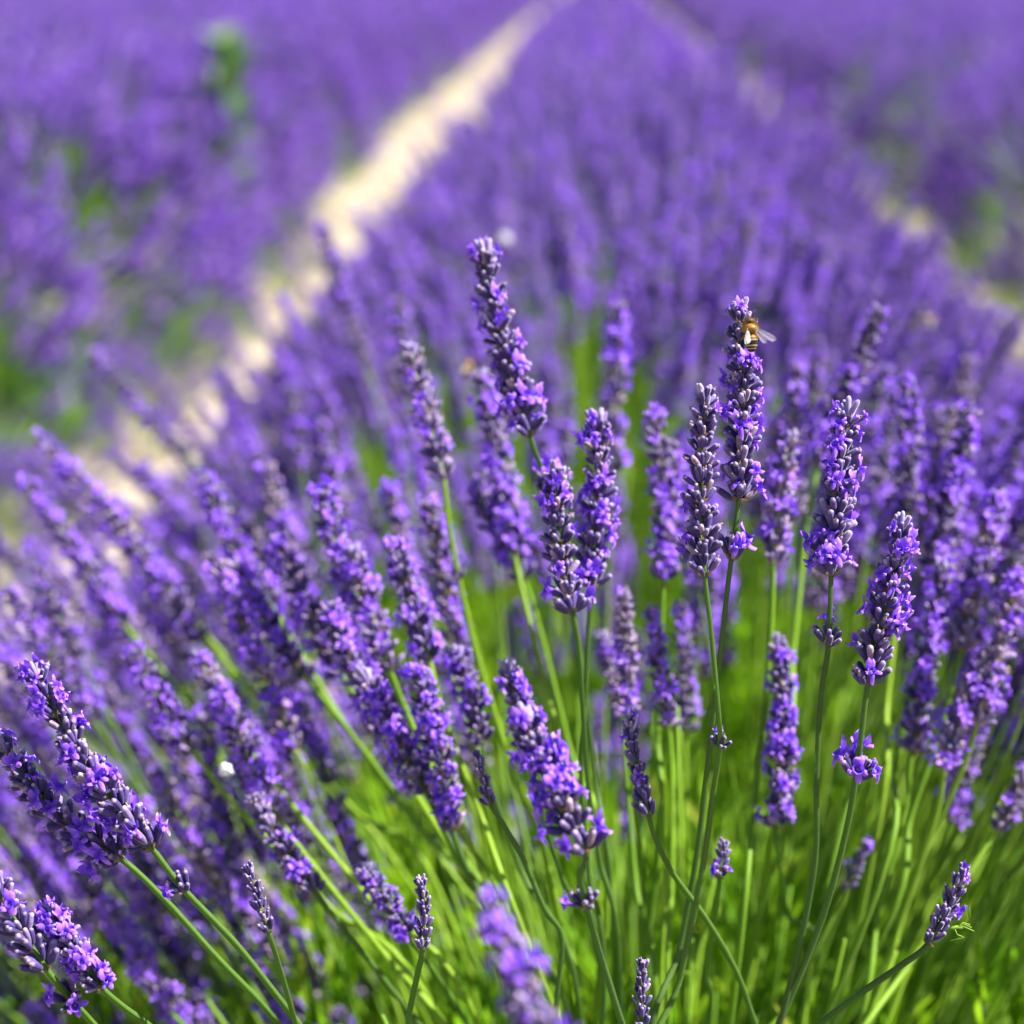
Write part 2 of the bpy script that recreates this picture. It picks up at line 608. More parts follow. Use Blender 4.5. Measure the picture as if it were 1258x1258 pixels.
def shoots():
    rng = random.Random(31)
    src = []
    for k in range(6):
        mb = MB()
        L = rng.uniform(.13, .19)
        bx, by = rng.uniform(-.02, .02), rng.uniform(-.02, .02)
        tube(mb, [(bx * u * u, by * u * u, L * u) for u in (0, .5, 1)], [.0013, .0011, .0007], 4, rng.random() * .7, 1)
        for i in range(13):
            u = .12 + .88 * i / 12
            for side in (0, 1, 2):
                an = i * 1.9 + side * PI * 2 / 3 + rng.uniform(-.3, .3)
                sp = R(rng.uniform(18, 52) * (1.1 - .5 * u))
                d = Vector((math.cos(an) * math.sin(sp), math.sin(an) * math.sin(sp), math.cos(sp)))
                leaf_piece(mb, Vector((bx * u * u, by * u * u, L * u)), d, rng.uniform(.028, .052), rng.uniform(.0013, .0021), min(1, max(0, rng.gauss(.5, .22))), rng)
        src.append(mb.mesh('shoot', [M['leaf'], M['stem']], True))
    # bare young flower stems, the pale green streaks among the leaves
    for k in range(4):
        mb = MB()
        L = rng.uniform(.24, .34)
        bx, by = rng.uniform(-.03, .03), rng.uniform(-.03, .03)
        tube(mb, [(bx * u * u, by * u * u, L * u) for u in (0, .3, .6, 1)], [.0013, .0012, .0011, .0008], 5, rng.uniform(.5, 1), 1)
        for i in (1, 2):
            for side in (0, 1):
                u = .25 * i
                an = i * 1.57 + side * PI
                d = Vector((math.cos(an) * .5, math.sin(an) * .5, .86))
                leaf_piece(mb, Vector((bx * u * u, by * u * u, L * u)), d, .045, .002, rng.random(), rng)
        src.append(mb.mesh('young_stem', [M['leaf'], M['stem']], True))
    pts = []
    for b in BUSHES:
        near = b.y < 1.5
        for _ in range(1900 if near else 600):
            # a dome of shoots: direction from the root, distance along it
            th = rng.uniform(0, 2 * PI)
            lean = R(80) * rng.random() ** .6
            d = Vector((math.sin(lean) * math.cos(th), math.sin(lean) * math.sin(th), math.cos(lean)))
            r = rng.uniform(.03, .27)
            p = Vector((b.x, b.y, .10)) + Vector((d.x * r * 1.7, d.y * r * 1.5, d.z * r))
            dd = (d + Vector((rng.gauss(0, .25), rng.gauss(0, .25), .35 + rng.gauss(0, .15)))).normalized()
            q = frame_mtx((0, 0, 0), dd, rng.uniform(0, 6.3)).to_euler()
            pts.append((p, q, rng.uniform(.8, 1.25), rng.randrange(6)))
        for _ in range(750 if near else 150):
            th = rng.uniform(0, 2 * PI)
            lean = R(62) * rng.random() ** .6
            d = Vector((math.sin(lean) * math.cos(th), math.sin(lean) * math.sin(th), math.cos(lean)))
            p = Vector((b.x, b.y, .12)) + d * rng.uniform(.05, .18)
            dd = (d + Vector((rng.gauss(0, .08), rng.gauss(0, .08), rng.gauss(0, .05)))).normalized()
            pts.append((p, frame_mtx((0, 0, 0), dd, rng.uniform(0, 6.3)).to_euler(), rng.uniform(.8, 1.25), 6 + rng.randrange(4)))
    scatter('lavender_foliage', src, pts, 'bright green narrow leaves and young stems filling the lavender bushes', 'foliage')


shoots()

# ------------------------------------------------------------------ stalks traced one by one from the photo
# (points from the tip down the spike to its foot, then down the stem), depth, whorl size, openness, extra whorls (pixel), label, short name
ROOT = Vector((.035, .985, .20))
T = []


def st(spike, stem, d, size=1.0, op=.25, extra=(), kind='full', label='', short='', d2=None):
    T.append(dict(spike=spike, stem=stem, d=d, size=size, op=op, extra=extra, kind=kind, label=label, short=short, d2=d2 if d2 else d))


st([(907, 368), (912, 470), (910, 560), (907, 617)], [(896, 705), (886, 790), (877, 870), (868, 950), (856, 1050), (836, 1160)], .765, 1.0, .24, [((901, 680), .95, .3)],
   label='tall sharp lavender stalk with a honey bee on its upper spike', short="the bee's spike")
st([(868, 476), (862, 560), (862, 640), (866, 708)], [(874, 780), (883, 880), (884, 915), (876, 975), (861, 1080), (836, 1200)], .75, .95, .13, [((883, 914), .6, .05)],
   label='sharp dark lavender stalk pressed against the left side of the bee stalk', short='the dark twin spike')
st([(1045, 490), (1032, 570), (1024, 650), (1021, 708)], [(1018, 790), (1008, 860), (1003, 960), (1002, 1050), (985, 1150), (955, 1270)], .76, 1.05, .26, [((1015, 787), .85, .08)],
   label='sharp upright lavender stalk with a pale small whorl on its stem', short='the sharp upright spike')
st([(1111, 632), (1096, 715), (1078, 780), (1066, 842)], [(1059, 895), (1052, 950), (1042, 1010), (1022, 1090), (998, 1160), (955, 1262)], .76, 1.02, .42, [((1053, 950), 1.1, .3)],
   label='sharp lavender stalk tilted right, crowded with open violet florets', short='the tilted open spike')
st([(33, 812), (78, 893), (125, 965), (185, 1040)], [(225, 1092), (290, 1160), (345, 1230), (380, 1275)], .755, 1.1, .34, [((222, 1092), .8, .12), ((190, 1040), 1.0, .3)],
   label='sharp lavender stalk leaning far left, the upper of the crossing pair', short='the upper leaning spike')
st([(-4, 908), (40, 965), (92, 1020), (150, 1056)], [(205, 1108), (265, 1175), (320, 1232), (355, 1275)], .765, 1.1, .26, [],
   label='sharp lavender stalk leaning far left, the lower of the crossing pair', short='the lower leaning spike')
st([(-12, 1078), (22, 1135), (58, 1192)], [(85, 1225), (118, 1262), (160, 1310)], .745, 1.1, .2, [((82, 1232), 1.0, .15)],
   label='greyish lavender spike cut by the left photo edge near the bottom corner', short='the corner spike')
st([(55, 1115), (92, 1165), (124, 1212)], [(150, 1236), (185, 1262), (240, 1310)], .75, .9, .42, [((112, 1225), .8, .3)],
   label='deep blue open lavender spike in the bottom left corner', short='the deep blue spike')
st([(304, 1062), (316, 1100), (330, 1145)], [(341, 1180), (356, 1232), (372, 1290)], .755, .62, 0, kind='bud',
   label='small closed bud spike on a thin stem below the crossing pair', short='the small closed spike')
st([(516, 1074), (521, 1115), (519, 1168)], [(514, 1192), (503, 1245), (497, 1300)], .755, .62, 0, kind='bud',
   label='small grey bud spike upright on its thin stem left of the front blur', short='the upright bud spike')
st([(1184, 1066), (1166, 1112), (1140, 1160)], [(1110, 1184), (1055, 1222), (1005, 1262), (960, 1320)], .76, .75, .12, kind='bud',
   label='short dark bud spike tilted right carrying a tiny green cricket', short="the cricket's spike")
st([(789, 1180), (788, 1222), (790, 1262)], [(792, 1290), (794, 1330)], .755, .6, 0, kind='bud',
   label='small closed bud spike rising from the bottom photo edge', short='the bottom bud spike')
st([(640, 872), (664, 930), (692, 990), (718, 1050)], [(712, 1076), (720, 1110), (735, 1165), (768, 1270)], .69, 1.1, .4, [((718, 1110), .85, .12)],
   label='plump violet lavender stalk leaning left with a separate whorl under it', short='the plump leaning spike')
st([(772, 880), (782, 940), (797, 1003)], [(806, 1032), (828, 1075), (868, 1130), (905, 1195), (932, 1270)], .785, .8, .05, kind='bud',
   label='closed slate blue bud spike on a thin stem bending right', short='the slate bud spike')
st([(585, 922), (593, 955), (604, 990)], [(620, 1015), (645, 1060), (668, 1115), (690, 1152), (684, 1225), (680, 1290)], .80, .6, 0, kind='bud',
   label='little grey bud spike on a thin branching stem left of the plump spike', short='the little branching bud')
st([(731, 506), (736, 580), (730, 660), (727, 722)], [(723, 770), (719, 860), (714, 960), (722, 1060)], .83, 1.05, .36, [],
   label='upright violet lavender stalk, the right one of the close central pair', short='the right paired spike')
st([(684, 570), (685, 640), (692, 705), (704, 755)], [(711, 800), (716, 870), (722, 960), (735, 1050)], .81, 1.0, .22, [],
   label='dark lavender stalk, the left one of the close central pair', short='the left paired spike')
st([(594, 295), (605, 372), (628, 455), (652, 538)], [(664, 572), (676, 602), (698, 690), (712, 800), (730, 950)], .85, 1.12, .3, [((672, 600), 1.05, .4)],
   label='tallest lavender spike of the bush, curving left above the rest', short='the tallest spike')
st([(502, 418), (518, 480), (532, 540), (545, 588)], [(551, 640), (562, 700), (585, 800), (630, 950)], .93, 1.08, .35, [((573, 712), .6, .4)],
   label='softly blurred pinkish spike leaning left of the tallest spike', short='the pinkish spike')
st([(604, 1112), (622, 1170), (652, 1235), (690, 1305)], [(720, 1370), (750, 1440)], .57, 1.1, .4, [((600, 1092), .5, .5)],
   label='large blurred violet spike close to the lens at the bottom edge', short='the front blurred spike')
st([(803, 505), (812, 580), (818, 650), (815, 712)], [(812, 800), (808, 900)], .93, 1.05, .45, label='soft violet spike standing just left of the dark twin spike', short='the soft middle spike')
st([(972, 528), (962, 585), (955, 640), (951, 672)], [(948, 760), (940, 860), (925, 1000)], .90, 1.0, .4, [((951, 695), .9, .1)],
   label='soft pale tipped spike between the bee stalk and the sharp upright stalk', short='the pale tipped spike')
st([(957, 778), (960, 860), (960, 940), (953, 1016)], [(957, 1060), (966, 1120)], .89, .95, .34, label='long greyish violet spike standing low beside the green gap right of the bee stem', short='the long low spike')
st([(1082, 378), (1052, 450), (1022, 520), (1005, 575)], [(990, 660), (975, 800)], 1.0, 1.12, .42, label='dark blurred spike leaning right behind the sharp upright stalk', short='the right leaning spike')
st([(1114, 458), (1118, 530), (1114, 600), (1112, 640)], [(1105, 720), (1090, 860)], .98, 1.0, .4, label='soft upright spike right of the sharp upright stalk', short='the soft right spike')
st([(1188, 500), (1180, 570), (1160, 640), (1148, 700)], [(1130, 800), (1100, 940)], .96, 1.15, .45, label='broad soft violet spike above the crowded right group', short='the broad right spike')
st([(1228, 600), (1210, 670), (1192, 740), (1180, 800)], [(1160, 880), (1120, 1000)], .93, 1.15, .4, label='grey topped soft spike by the right photo edge', short='the grey right spike')
st([(1250, 710), (1232, 780), (1215, 840), (1200, 890)], [(1180, 950), (1120, 1080)], .90, 1.1, .45, label='bright soft spike touching the right photo edge in the crowded group', short='the right edge spike')
st([(1158, 690), (1145, 770), (1132, 850), (1120, 925)], [(1110, 1000), (1080, 1120)], .92, 1.1, .4, label='long soft spike at the left of the crowded right group', short='the long right spike')
st([(1212, 800), (1192, 850), (1172, 900), (1160, 945)], [(1150, 1000), (1110, 1120)], .9, 1.0, .35, label='lowest soft spike of the crowded right group', short='the lowest right spike')
st([(248, 585), (272, 640), (305, 700), (335, 745)], [(380, 820), (450, 930), (560, 1080)], 1.03, 1.1, .45, label='soft violet spike leaning left above the crowded left group', short='the soft left spike')
st([(392, 598), (408, 650), (425, 700), (444, 745)], [(475, 820), (530, 940)], .93, 1.15, .5, label='bright topped soft spike of the crowded left group', short='the bright left spike')
st([(432, 668), (447, 720), (463, 775), (480, 825)], [(510, 900), (560, 1010)], .92, 1.1, .4, label='soft spike in the heart of the crowded left group', short='the crowded spike')
st([(483, 668), (500, 720), (514, 770), (528, 812)], [(545, 880), (590, 1000)], .90, 1.1, .45, label='violet soft spike at the right of the crowded left group', short='the violet left spike')
st([(335, 655), (362, 715), (392, 775), (420, 830)], [(460, 890), (540, 1020)], .95, 1.1, .35, label='soft spike leaning left in the crowded left group', short='the leaning left spike')
st([(285, 690), (318, 745), (350, 795), (378, 835)], [(430, 900), (520, 1020)], .96, 1.05, .35, label='soft dusky spike at the left of the crowded left group', short='the dusky spike')
st([(400, 740), (425, 800), (450, 850), (468, 900)], [(500, 960), (570, 1070)], .90, 1.1, .4, label='soft spike low in the crowded left group', short='the low left spike')
st([(622, 812), (632, 850), (645, 900), (652, 940)], [(662, 990), (690, 1080)], .85, .9, .3, label='soft bluish spike half behind the plump leaning stalk', short='the bluish spike')
st([(560, 790), (573, 835), (584, 880), (592, 915)], [(602, 960), (640, 1070)], .89, .9, .35, label='thin soft spike above the little branching bud', short='the thin soft spike')
st([(510, 818), (528, 880), (545, 950), (556, 1020)], [(575, 1070), (620, 1160)], .87, 1.0, .38, label='long soft spike ending in pale florets left of the little branching bud', short='the long soft spike')
st([(445, 820), (470, 875), (500, 930), (525, 975)], [(550, 1030), (610, 1130)], .87, 1.05, .4, label='soft spike leaning left beside the long soft spike', short='the slanted soft spike')
st([(160, 795), (185, 840), (210, 885), (238, 925)], [(290, 990), (400, 1110)], .95, 1.0, .4, label='soft violet spike leaning over the bright stems on the left', short='the stem side spike')
st([(240, 798), (262, 840), (288, 885), (310, 925)], [(360, 990), (450, 1100)], .93, 1.0, .4, label='soft blue and violet spike right of the slanting pale stem', short='the blue soft spike')
st([(278, 878), (300, 925), (325, 970), (345, 1010)], [(390, 1070), (470, 1170)], .90, 1.0, .35, label='soft spike just right of the white petal', short="the white petal's spike")
st([(310, 980), (335, 1020), (362, 1060), (388, 1098)], [(430, 1150), (500, 1240)], .87, .95, .2, label='greyish soft spike above the small closed spike', short='the greyish spike')
st([(45, 538), (95, 590), (145, 650), (190, 705)], [(270, 800), (400, 960)], 1.16, 1.1, .4, label='blurred spike leaning far left, its tip over the pale path', short='the path tip spike')
st([(108, 430), (150, 475), (195, 525), (230, 560)], [(330, 670), (470, 840)], 1.45, 1.15, .3, label='lone blurred spike poking out over the cream path', short='the lone path spike')
st([(25, 585), (75, 650), (120, 715), (155, 770)], [(240, 870), (370, 1010)], 1.1, 1.1, .4, label='blurred spike leaning left under the path tip spike', short='the under path spike')
st([(120, 610), (165, 670), (210, 730), (250, 785)], [(320, 860), (430, 990)], 1.08, 1.1, .42, label='blurred bright spike leaning left beside the open green stems', short='the green side spike')
st([(393, 270), (412, 330), (432, 395), (450, 450)], [(500, 590), (560, 760)], 1.5, 1.25, .2, label='tall dark blurred spike silhouetted before the cream path', short='the silhouetted spike')
st([(580, 590), (600, 635), (625, 680), (645, 715)], [(665, 780), (700, 920)], .98, 1.1, .4, label='soft spike leaning left beside the green gap under the tallest spike', short='the green gap spike')
st([(590, 455), (603, 520), (618, 600), (632, 680)], [(650, 760), (690, 920)], .97, 1.1, .35, label='long soft spike half hidden behind the tallest spike', short='the hidden soft spike')
st([(765, 722), (768, 775), (770, 830), (772, 880)], [(776, 950), (790, 1080)], .90, .8, .25, label='soft spike right below the central pair', short='the below pair spike')
st([(800, 745), (808, 800), (815, 850), (822, 895)], [(825, 960), (825, 1080)], .92, .82, .4, label='soft speckled spike left of the twin stems', short='the speckled spike')
st([(835, 740), (840, 800), (842, 850), (842, 900)], [(842, 960), (840, 1080)], .98, .85, .2, label='soft spike crowding behind the twin stems', short='the behind stems spike')
st([(738, 775), (748, 815), (758, 855), (765, 885)], [(770, 950), (780, 1080)], .95, .75, .3, label='short soft spike under the right paired spike', short='the short soft spike')
st([(440, 1062), (462, 1090), (485, 1122), (502, 1150)], [(530, 1190), (590, 1280)], .86, .8, .3, label='small soft spike left of the upright bud spike', short='the small soft spike')
st([(1068, 1030), (1052, 1062), (1038, 1095)], [(1020, 1130), (970, 1230)], .93, .7, .15, kind='bud', label='pale faded small spike low in the green right side', short='the faded spike')
st([(1262, 945), (1245, 985), (1225, 1022)], [(1195, 1065), (1120, 1180)], .92, .85, .2, label='dull soft spike low at the right photo edge', short='the dull edge spike')
st([(890, 1030), (886, 1060), (884, 1078)], [(880, 1110), (868, 1190)], .82, .6, .3, kind='bud', label='tiny violet sprig low between the twin stems and the long low spike', short='the tiny sprig')


def catmull(P, per=8):
    P = [Vector(p) for p in P]
    P = [P[0] * 2 - P[1]] + P + [P[-1] * 2 - P[-2]]
    out = []
    for i in range(1, len(P) - 2):
        a, b, c, d = P[i - 1:i + 3]
        for k in range(per):
            t = k / per
            out.append(.5 * ((2 * b) + (c - a) * t + (2 * a - 5 * b + 4 * c - d) * t * t + (3 * b - a - 3 * c + d) * t ** 3))
    out.append(P[-2])
    return out


class Axis:
    def __init__(s, pts):
        s.p = pts
        s.s = [0]
        for a, b in zip(pts, pts[1:]):
            s.s.append(s.s[-1] + (b - a).length)
        s.L = s.s[-1]

    def at(s, x):
        x = min(max(x, 0), s.L)
        for i in range(len(s.p) - 1):
            if x <= s.s[i + 1] or i == len(s.p) - 2:
                k = (x - s.s[i]) / max(1e-9, s.s[i + 1] - s.s[i])
                return s.p[i].lerp(s.p[i + 1], k), (s.p[i + 1] - s.p[i]).normalized()


def place_blossoms(mats, parent, rng):
    for m in mats:
        o = link('blossom', BLOSSOM_MESH[rng.randrange(len(BLOSSOM_MESH))], parent)
        o.matrix_local = m


GROUP = 'lavender stalks of the near bush'
LAND = []


def traced(i, t):
    rng = random.Random(1000 + i)
    d = t['d']
    spike = [at(x, y, d) for x, y in t['spike']]
    stem = [at(x, y, d + (.00 if d > .6 else 0)) for x, y in t['stem']]
    last = stem[-1]
    root = ROOT + Vector((rng.uniform(-.07, .07), rng.uniform(-.07, .07), rng.uniform(-.02, .03)))
    if d > 1.3:
        root = Vector((BUSHES[1].x - .1, BUSHES[1].y, .2))
    if d < .6:
        root = Vector((.07, .72, .2))
    # the stem falls back towards the root of the bush: push the lower points away progressively
    n = len(stem)
    for k in range(n):
        f = ((k + 1) / n) ** 1.5 * .10
        x, y = t['stem'][k]
        dd = d + max(-.1, min(.12, (root.y - .05 - d))) * f * 4
        stem[k] = at(x, y, max(.3, dd))
    dirn = (stem[-1] - stem[-2]).normalized()
    mid = stem[-1] + dirn * min(.08, (root - stem[-1]).length * .35)
    pts = catmull(spike + stem + [mid, root])
    pts.reverse()
    base = pts[0].copy()
    pts = [p - base for p in pts]
    ax = Axis(pts)
    foot = spike[-1] - base
    # length of the spike measured along the axis
    sfoot = min(range(len(pts)), key=lambda k: (pts[k] - foot).length)
    s0, s1 = ax.s[sfoot], ax.L
    e = bpy.data.objects.new('lavender_stalk', None)
    COL.objects.link(e)
    e.location = base
    e.empty_display_size = .01
    tag(e, t['label'], 'lavender', GROUP)
    LAND.append((t['short'], t['spike'], d))
    lod = 'hi' if .66 < d < .90 else 'mid'
    mb = MB()
    np_ = len(pts)
    tube(mb, pts[:-2], [.0015 - .0005 * (k / np_) if k < sfoot else .0011 * (1 - .75 * (k - sfoot) / max(1, np_ - sfoot)) for k in range(np_ - 2)], 8 if lod == 'hi' else 5, rng.uniform(.0, .3) if lod == 'hi' else rng.uniform(.4, 1))
    link('stem', mb.mesh('stem', [M['stem']]), e)
    L = s1 - s0
    size = t['size'] * (.90 if lod == 'mid' and d > .6 else .95)
    bud = t['kind'] == 'bud'
    g = size if not bud else size * .92
    TONE[0] = rng.uniform(-.1, .1) if lod == 'hi' else rng.choice((-.3, -.15, .1, .35))
    plan = whorl_plan(L / g)
    ws = [(s0 + s * g, 1 - .32 * (s * g / L) ** 1.6, None) for s in plan]
    for (px, py), sz, op in t['extra']:
        k = min(range(len(pts)), key=lambda k: math.hypot(proj(pts[k] + base)[0] - px, proj(pts[k] + base)[1] - py))
        ws.append((ax.s[k], sz / size, op))
    for j, (s, sz, op) in enumerate(ws):
        p, tn = ax.at(s)
        n = (9 if bud else 15) if op is None else 11
        o_ = t['op'] * rng.choice((.3, .8, 1.5)) * (.8 if lod == 'hi' else .75) if op is None else op
        if bud:
            sp = (14, 38)
        elif op is not None:
            sp = (22, 55)
        else:
            sp = (30, 62)
        wmb, bl = whorl(rng, p, tn, j * PI / 2 + rng.uniform(-.2, .2), size * sz, n, o_, lod, sp)
        if i == 0:                        # the florets where the bee sits are pushed aside
            bl = [m for m in bl if math.hypot(proj(m.translation + base)[0] - 921, proj(m.translation + base)[1] - 410) > 30]
        wo = link('whorl', wmb.mesh('whorl', [M['calyx'], M['bract']]), e)
        if lod == 'hi':
            place_blossoms(bl, wo, rng)
        elif bl:
            pm = MB()
            for m in bl:
                pm.merge(BLOSSOM_MB['mid'][rng.randrange(5)], m)
            link('petals', pm.mesh('petals', [M['petal']]), wo)
    p, tn = ax.at(s1 - .0045 * size)
    link('bud_tuft', tuft(rng, p, tn, size * (.9 if not bud else .8), lod).mesh('bud_tuft', [M['bud']]), e)
    return e


for i, t in enumerate(T):
    traced(i, t)

# ------------------------------------------------------------------ the other stalks: twelve patterns
STEM_L = .36


def pattern(k):
    rng = random.Random(200 + k)
    Ls = rng.uniform(.062, .10)
    bx, by = rng.uniform(-.012, .012), rng.uniform(-.012, .012)
    top = STEM_L + Ls

    def pt(z):
        u = z / top
        return Vector((bx * u * u * 2 - bx, by * u * u * 2 - by, z))

    def tg(z):
        return (pt(z + .004) - pt(z - .004)).normalized()

    sm = MB()
    tube(sm, [pt(top * .985 * u / 7) for u in range(8)], [.0014 - .0009 * u / 7 for u in range(8)], 5, rng.uniform(.45, 1))
    cm, pm = MB(), MB()
    TONE[0] = (-.22, .3, 0, -.3, .12, .38)[k % 6]
    op = rng.choice((.22, .3, .4, .5))
    lw, lp = None, None
    zs = [STEM_L + s for s in whorl_plan(Ls, (.0078, .006))]
    if rng.random() < .5:
        z = STEM_L - rng.uniform(.014, .03)
        lw, bl = whorl(rng, pt(z), tg(z), 0, 1.0, 9, .2, 'mid')
        lp = MB()
        for m in bl:
            lp.merge(BLOSSOM_MB['mid'][rng.randrange(5)], m)
    for j, z in enumerate(zs):
        u = max(0, (z - STEM_L) / Ls)
        w, bl = whorl(rng, pt(z), tg(z), j * PI / 2 + rng.uniform(-.3, .3), 1.0 * (1 - .3 * u ** 1.6), 13, op * rng.choice((.2, .6, 1.3)), 'mid')
        cm.merge(w)
        for m in bl:
            pm.merge(BLOSSOM_MB['mid'][rng.randrange(5)], m)
    cm.merge(tuft(rng, pt(top - .004), tg(top - .004), .95, 'mid', 5), None, 0)
    return dict(lw=lw, lp=lp, stem=sm, cal=cm, pet=pm, top=top, tip=pt(top), L=Ls)


PAT = [pattern(k) for k in range(12)]
PAT_MESH = [(p['stem'].mesh('stem', [M['stem']]), p['cal'].mesh('flower_spike', [M['calyx'], M['bract']]), p['pet'].mesh('petals', [M['petal']]), p['lw'] and p['lw'].mesh('whorl', [M['calyx'], M['bract']]), p['lp'] and p['lp'].n and p['lp'].mesh('petals', [M['petal']])) for p in PAT]


def whole(p):
    mb = MB()
    mb.merge(p['stem'], None, 0)
    mb.merge(p['cal'], None, 1)
    mb.merge(p['pet'], None, 2)
    if p['lw']:
        mb.merge(p['lw'], None, 1)
        mb.merge(p['lp'], None, 2)
    return mb.mesh('stalk', [M['stem'], M['calyx'], M['petal']])


WHOLE = [whole(p) for p in PAT]

# where the photo shows green between the spikes: (x0, y0, x1, y1, share of the spikes kept)
GAPS = [(545, 585, 700, 860, .10), (880, 560, 1010, 800, .10), (600, 830, 900, 1000, .12), (130, 740, 230, 820, .4), (450, 960, 1258, 1258, .04), (230, 1080, 420, 1258, .35),
        (735, 560, 850, 640, .35), (250, 900, 640, 960, .5), (900, 800, 1060, 960, .05), (1060, 960, 1258, 1258, .03)]


def canopy(x, y, hw=.48, top=.745):
    u = min(1, abs(x - ROW0) / hw)
    return .30 + (top - .30) * math.sqrt(max(0, 1 - u * u))


def near_stalks():
    rng = random.Random(77)
    out = []
    y0, y1 = .86, 4.3
    n = int((y1 - y0) * 1.2 * 950)
    for it in range(n + 200 + 330):
        y = y0 + (y1 - y0) * rng.random()
        if it >= n:
            y = rng.uniform(.88, 1.3)          # the crowded right side of the nearest bush
        elif y < 1.25 and rng.random() < .35:
            continue
        u = rng.uniform(-1, 1)
        if it >= n:
            u = rng.uniform(.2, .75) if it < n + 200 else rng.uniform(-.85, -.12)
        hw = (.49 if y > 1.5 else .62) if u < 0 else (.49 if y > 2.4 else .47)
        x = ROW0 + hw * math.sin(u * PI / 2 * .97) + rng.gauss(0, .02)
        b = min(BUSHES, key=lambda b: abs(b.y - y))
        top = .745 + .03 * math.cos((y - b.y) / .36 * PI)
        z = canopy(x, y, hw, top) + rng.gauss(0, .035)
        tip = Vector((x, y, z))
        if it >= n + 200:
            tip.z -= rng.uniform(.06, .30)          # low heads between and behind the near spikes on the left
        elif x < .05 and y < 1.7 and rng.random() < .55:
            tip.z -= rng.uniform(.05, .24)          # shorter stalks low on the left flank
        d = (tip - Vector((b.x, b.y, .02))).normalized()
        lean_y = d.y * .8
        d = Vector((d.x * 1.18 + rng.gauss(0, .07), lean_y + rng.gauss(0, .07), d.z)).normalized()
        k = rng.randrange(12)
        s = rng.uniform(.68, 1.12) * (.92 if y > 1.4 else 1)
        foot = tip - d * PAT[k]['top'] * s
        px, py, dep = proj(tip - d * PAT[k]['L'] * .5 * s)
        if dep < .3:
            continue
        skip = False
        for g in GAPS:
            if g[0] <= px <= g[2] and g[1] <= py <= g[3] and dep < 1.25 and rng.random() > g[4]:
                skip = True
        # keep the traced spikes clear of anything in front of them or touching them
        if not skip and dep < 1.0:
            tx, ty, _ = proj(tip)
            bx, by, _ = proj(tip - d * PAT[k]['L'] * s)
            for sh, sp, dd in LAND:
                if dep < dd + .05:
                    for (ax_, ay_) in sp:
                        for qx, qy in ((tx, ty), (px, py), (bx, by)):
                            if abs(ax_ - qx) < 26 and abs(ay_ - qy) < 34:
                                skip = True
        if skip:
            continue
        out.append(dict(p=foot, d=d, spin=rng.uniform(0, 6.3), s=s, k=k, px=px, py=py, dep=dep, tip=tip))
    return out


NEAR = near_stalks()
in_view = [a for a in NEAR if 5 < a['px'] < 1253 and 5 < a['py'] < 1253]
in_view.sort(key=lambda a: a['dep'] / (a['s'] * PAT[a['k']]['L']))
N_THINGS = 296 - len(T)
chosen = in_view[:N_THINGS]
chosen_ids = {id(a) for a in chosen}

ORD = ['nearest', 'second', 'third', 'fourth', 'fifth', 'sixth', 'seventh', 'eighth', 'ninth', 'tenth', 'eleventh', 'twelfth', 'thirteenth', 'fourteenth', 'fifteenth', 'sixteenth',
       'seventeenth', 'eighteenth', 'nineteenth', 'twentieth', 'last']
SECT = ['right of', 'above and right of', 'above', 'above and left of', 'left of', 'below and left of', 'below', 'below and right of']


def label_all(items):
    bins = {}
    for a in items:
        best = None
        for sh, sp, dd in LAND:
            mx, my = sp[len(sp) // 2]
            r = math.hypot(a['px'] - mx, a['py'] - my)
            if best is None or r < best[0]:
                best = (r, sh, mx, my)
        r, sh, mx, my = best
        ang = math.degrees(math.atan2(-(a['py'] - my), a['px'] - mx)) % 360
        a['sect'] = SECT[int(((ang + 22.5) % 360) // 45)]
        a['r'] = r
        bins.setdefault((sh, a['sect']), []).append(a)
    for (sh, se), v in bins.items():
        v.sort(key=lambda a: a['r'])
        for q, a in enumerate(v):
            tx, ty, _ = proj(a['tip'])
            bx, by, _ = proj(a['tip'] - a['d'] * .08)
            lean = math.degrees(math.atan2(tx - bx, by - ty))
            how = 'leaning far left' if lean < -32 else 'leaning left' if lean < -10 else 'upright' if lean < 10 else 'leaning right'
            soft = 'soft' if a['dep'] < 1.15 else 'blurred'
            if len(v) == 1:
                a['label'] = f'{soft} spike {how}, only one {se} {sh}'
            else:
                a['label'] = f'{soft} spike {how}, {ORD[min(q, 20)]} {se} {sh}' if q else f'{soft} spike {how}, the nearest {se} {sh}'


label_all(chosen)


def make_stalk(k):
    e = bpy.data.objects.new('lavender_stalk', None)
    COL.objects.link(e)
    e.empty_display_size = .01
    link('stem', PAT_MESH[k][0], e)
    c = link('flower_spike', PAT_MESH[k][1], e)
    link('petals', PAT_MESH[k][2], c)
    if PAT_MESH[k][3]:
        w = link('whorl', PAT_MESH[k][3], e)
        if PAT_MESH[k][4]:
            link('petals', PAT_MESH[k][4], w)
    return e


def copy_tree(o, parent=None):
    c = o.copy()
    COL.objects.link(c)
    if parent is not None:
        c.parent = parent
    for ch in o.children:
        copy_tree(ch, c)
    return c


first = {}
for a in chosen:
    k = a['k']
    if k not in first:
        e = first[k] = make_stalk(k)
    else:
        e = copy_tree(first[k])
    e.matrix_world = frame_mtx(a['p'], a['d'], a['spin'], a['s'])
    tag(e, a['label'], 'lavender', GROUP)


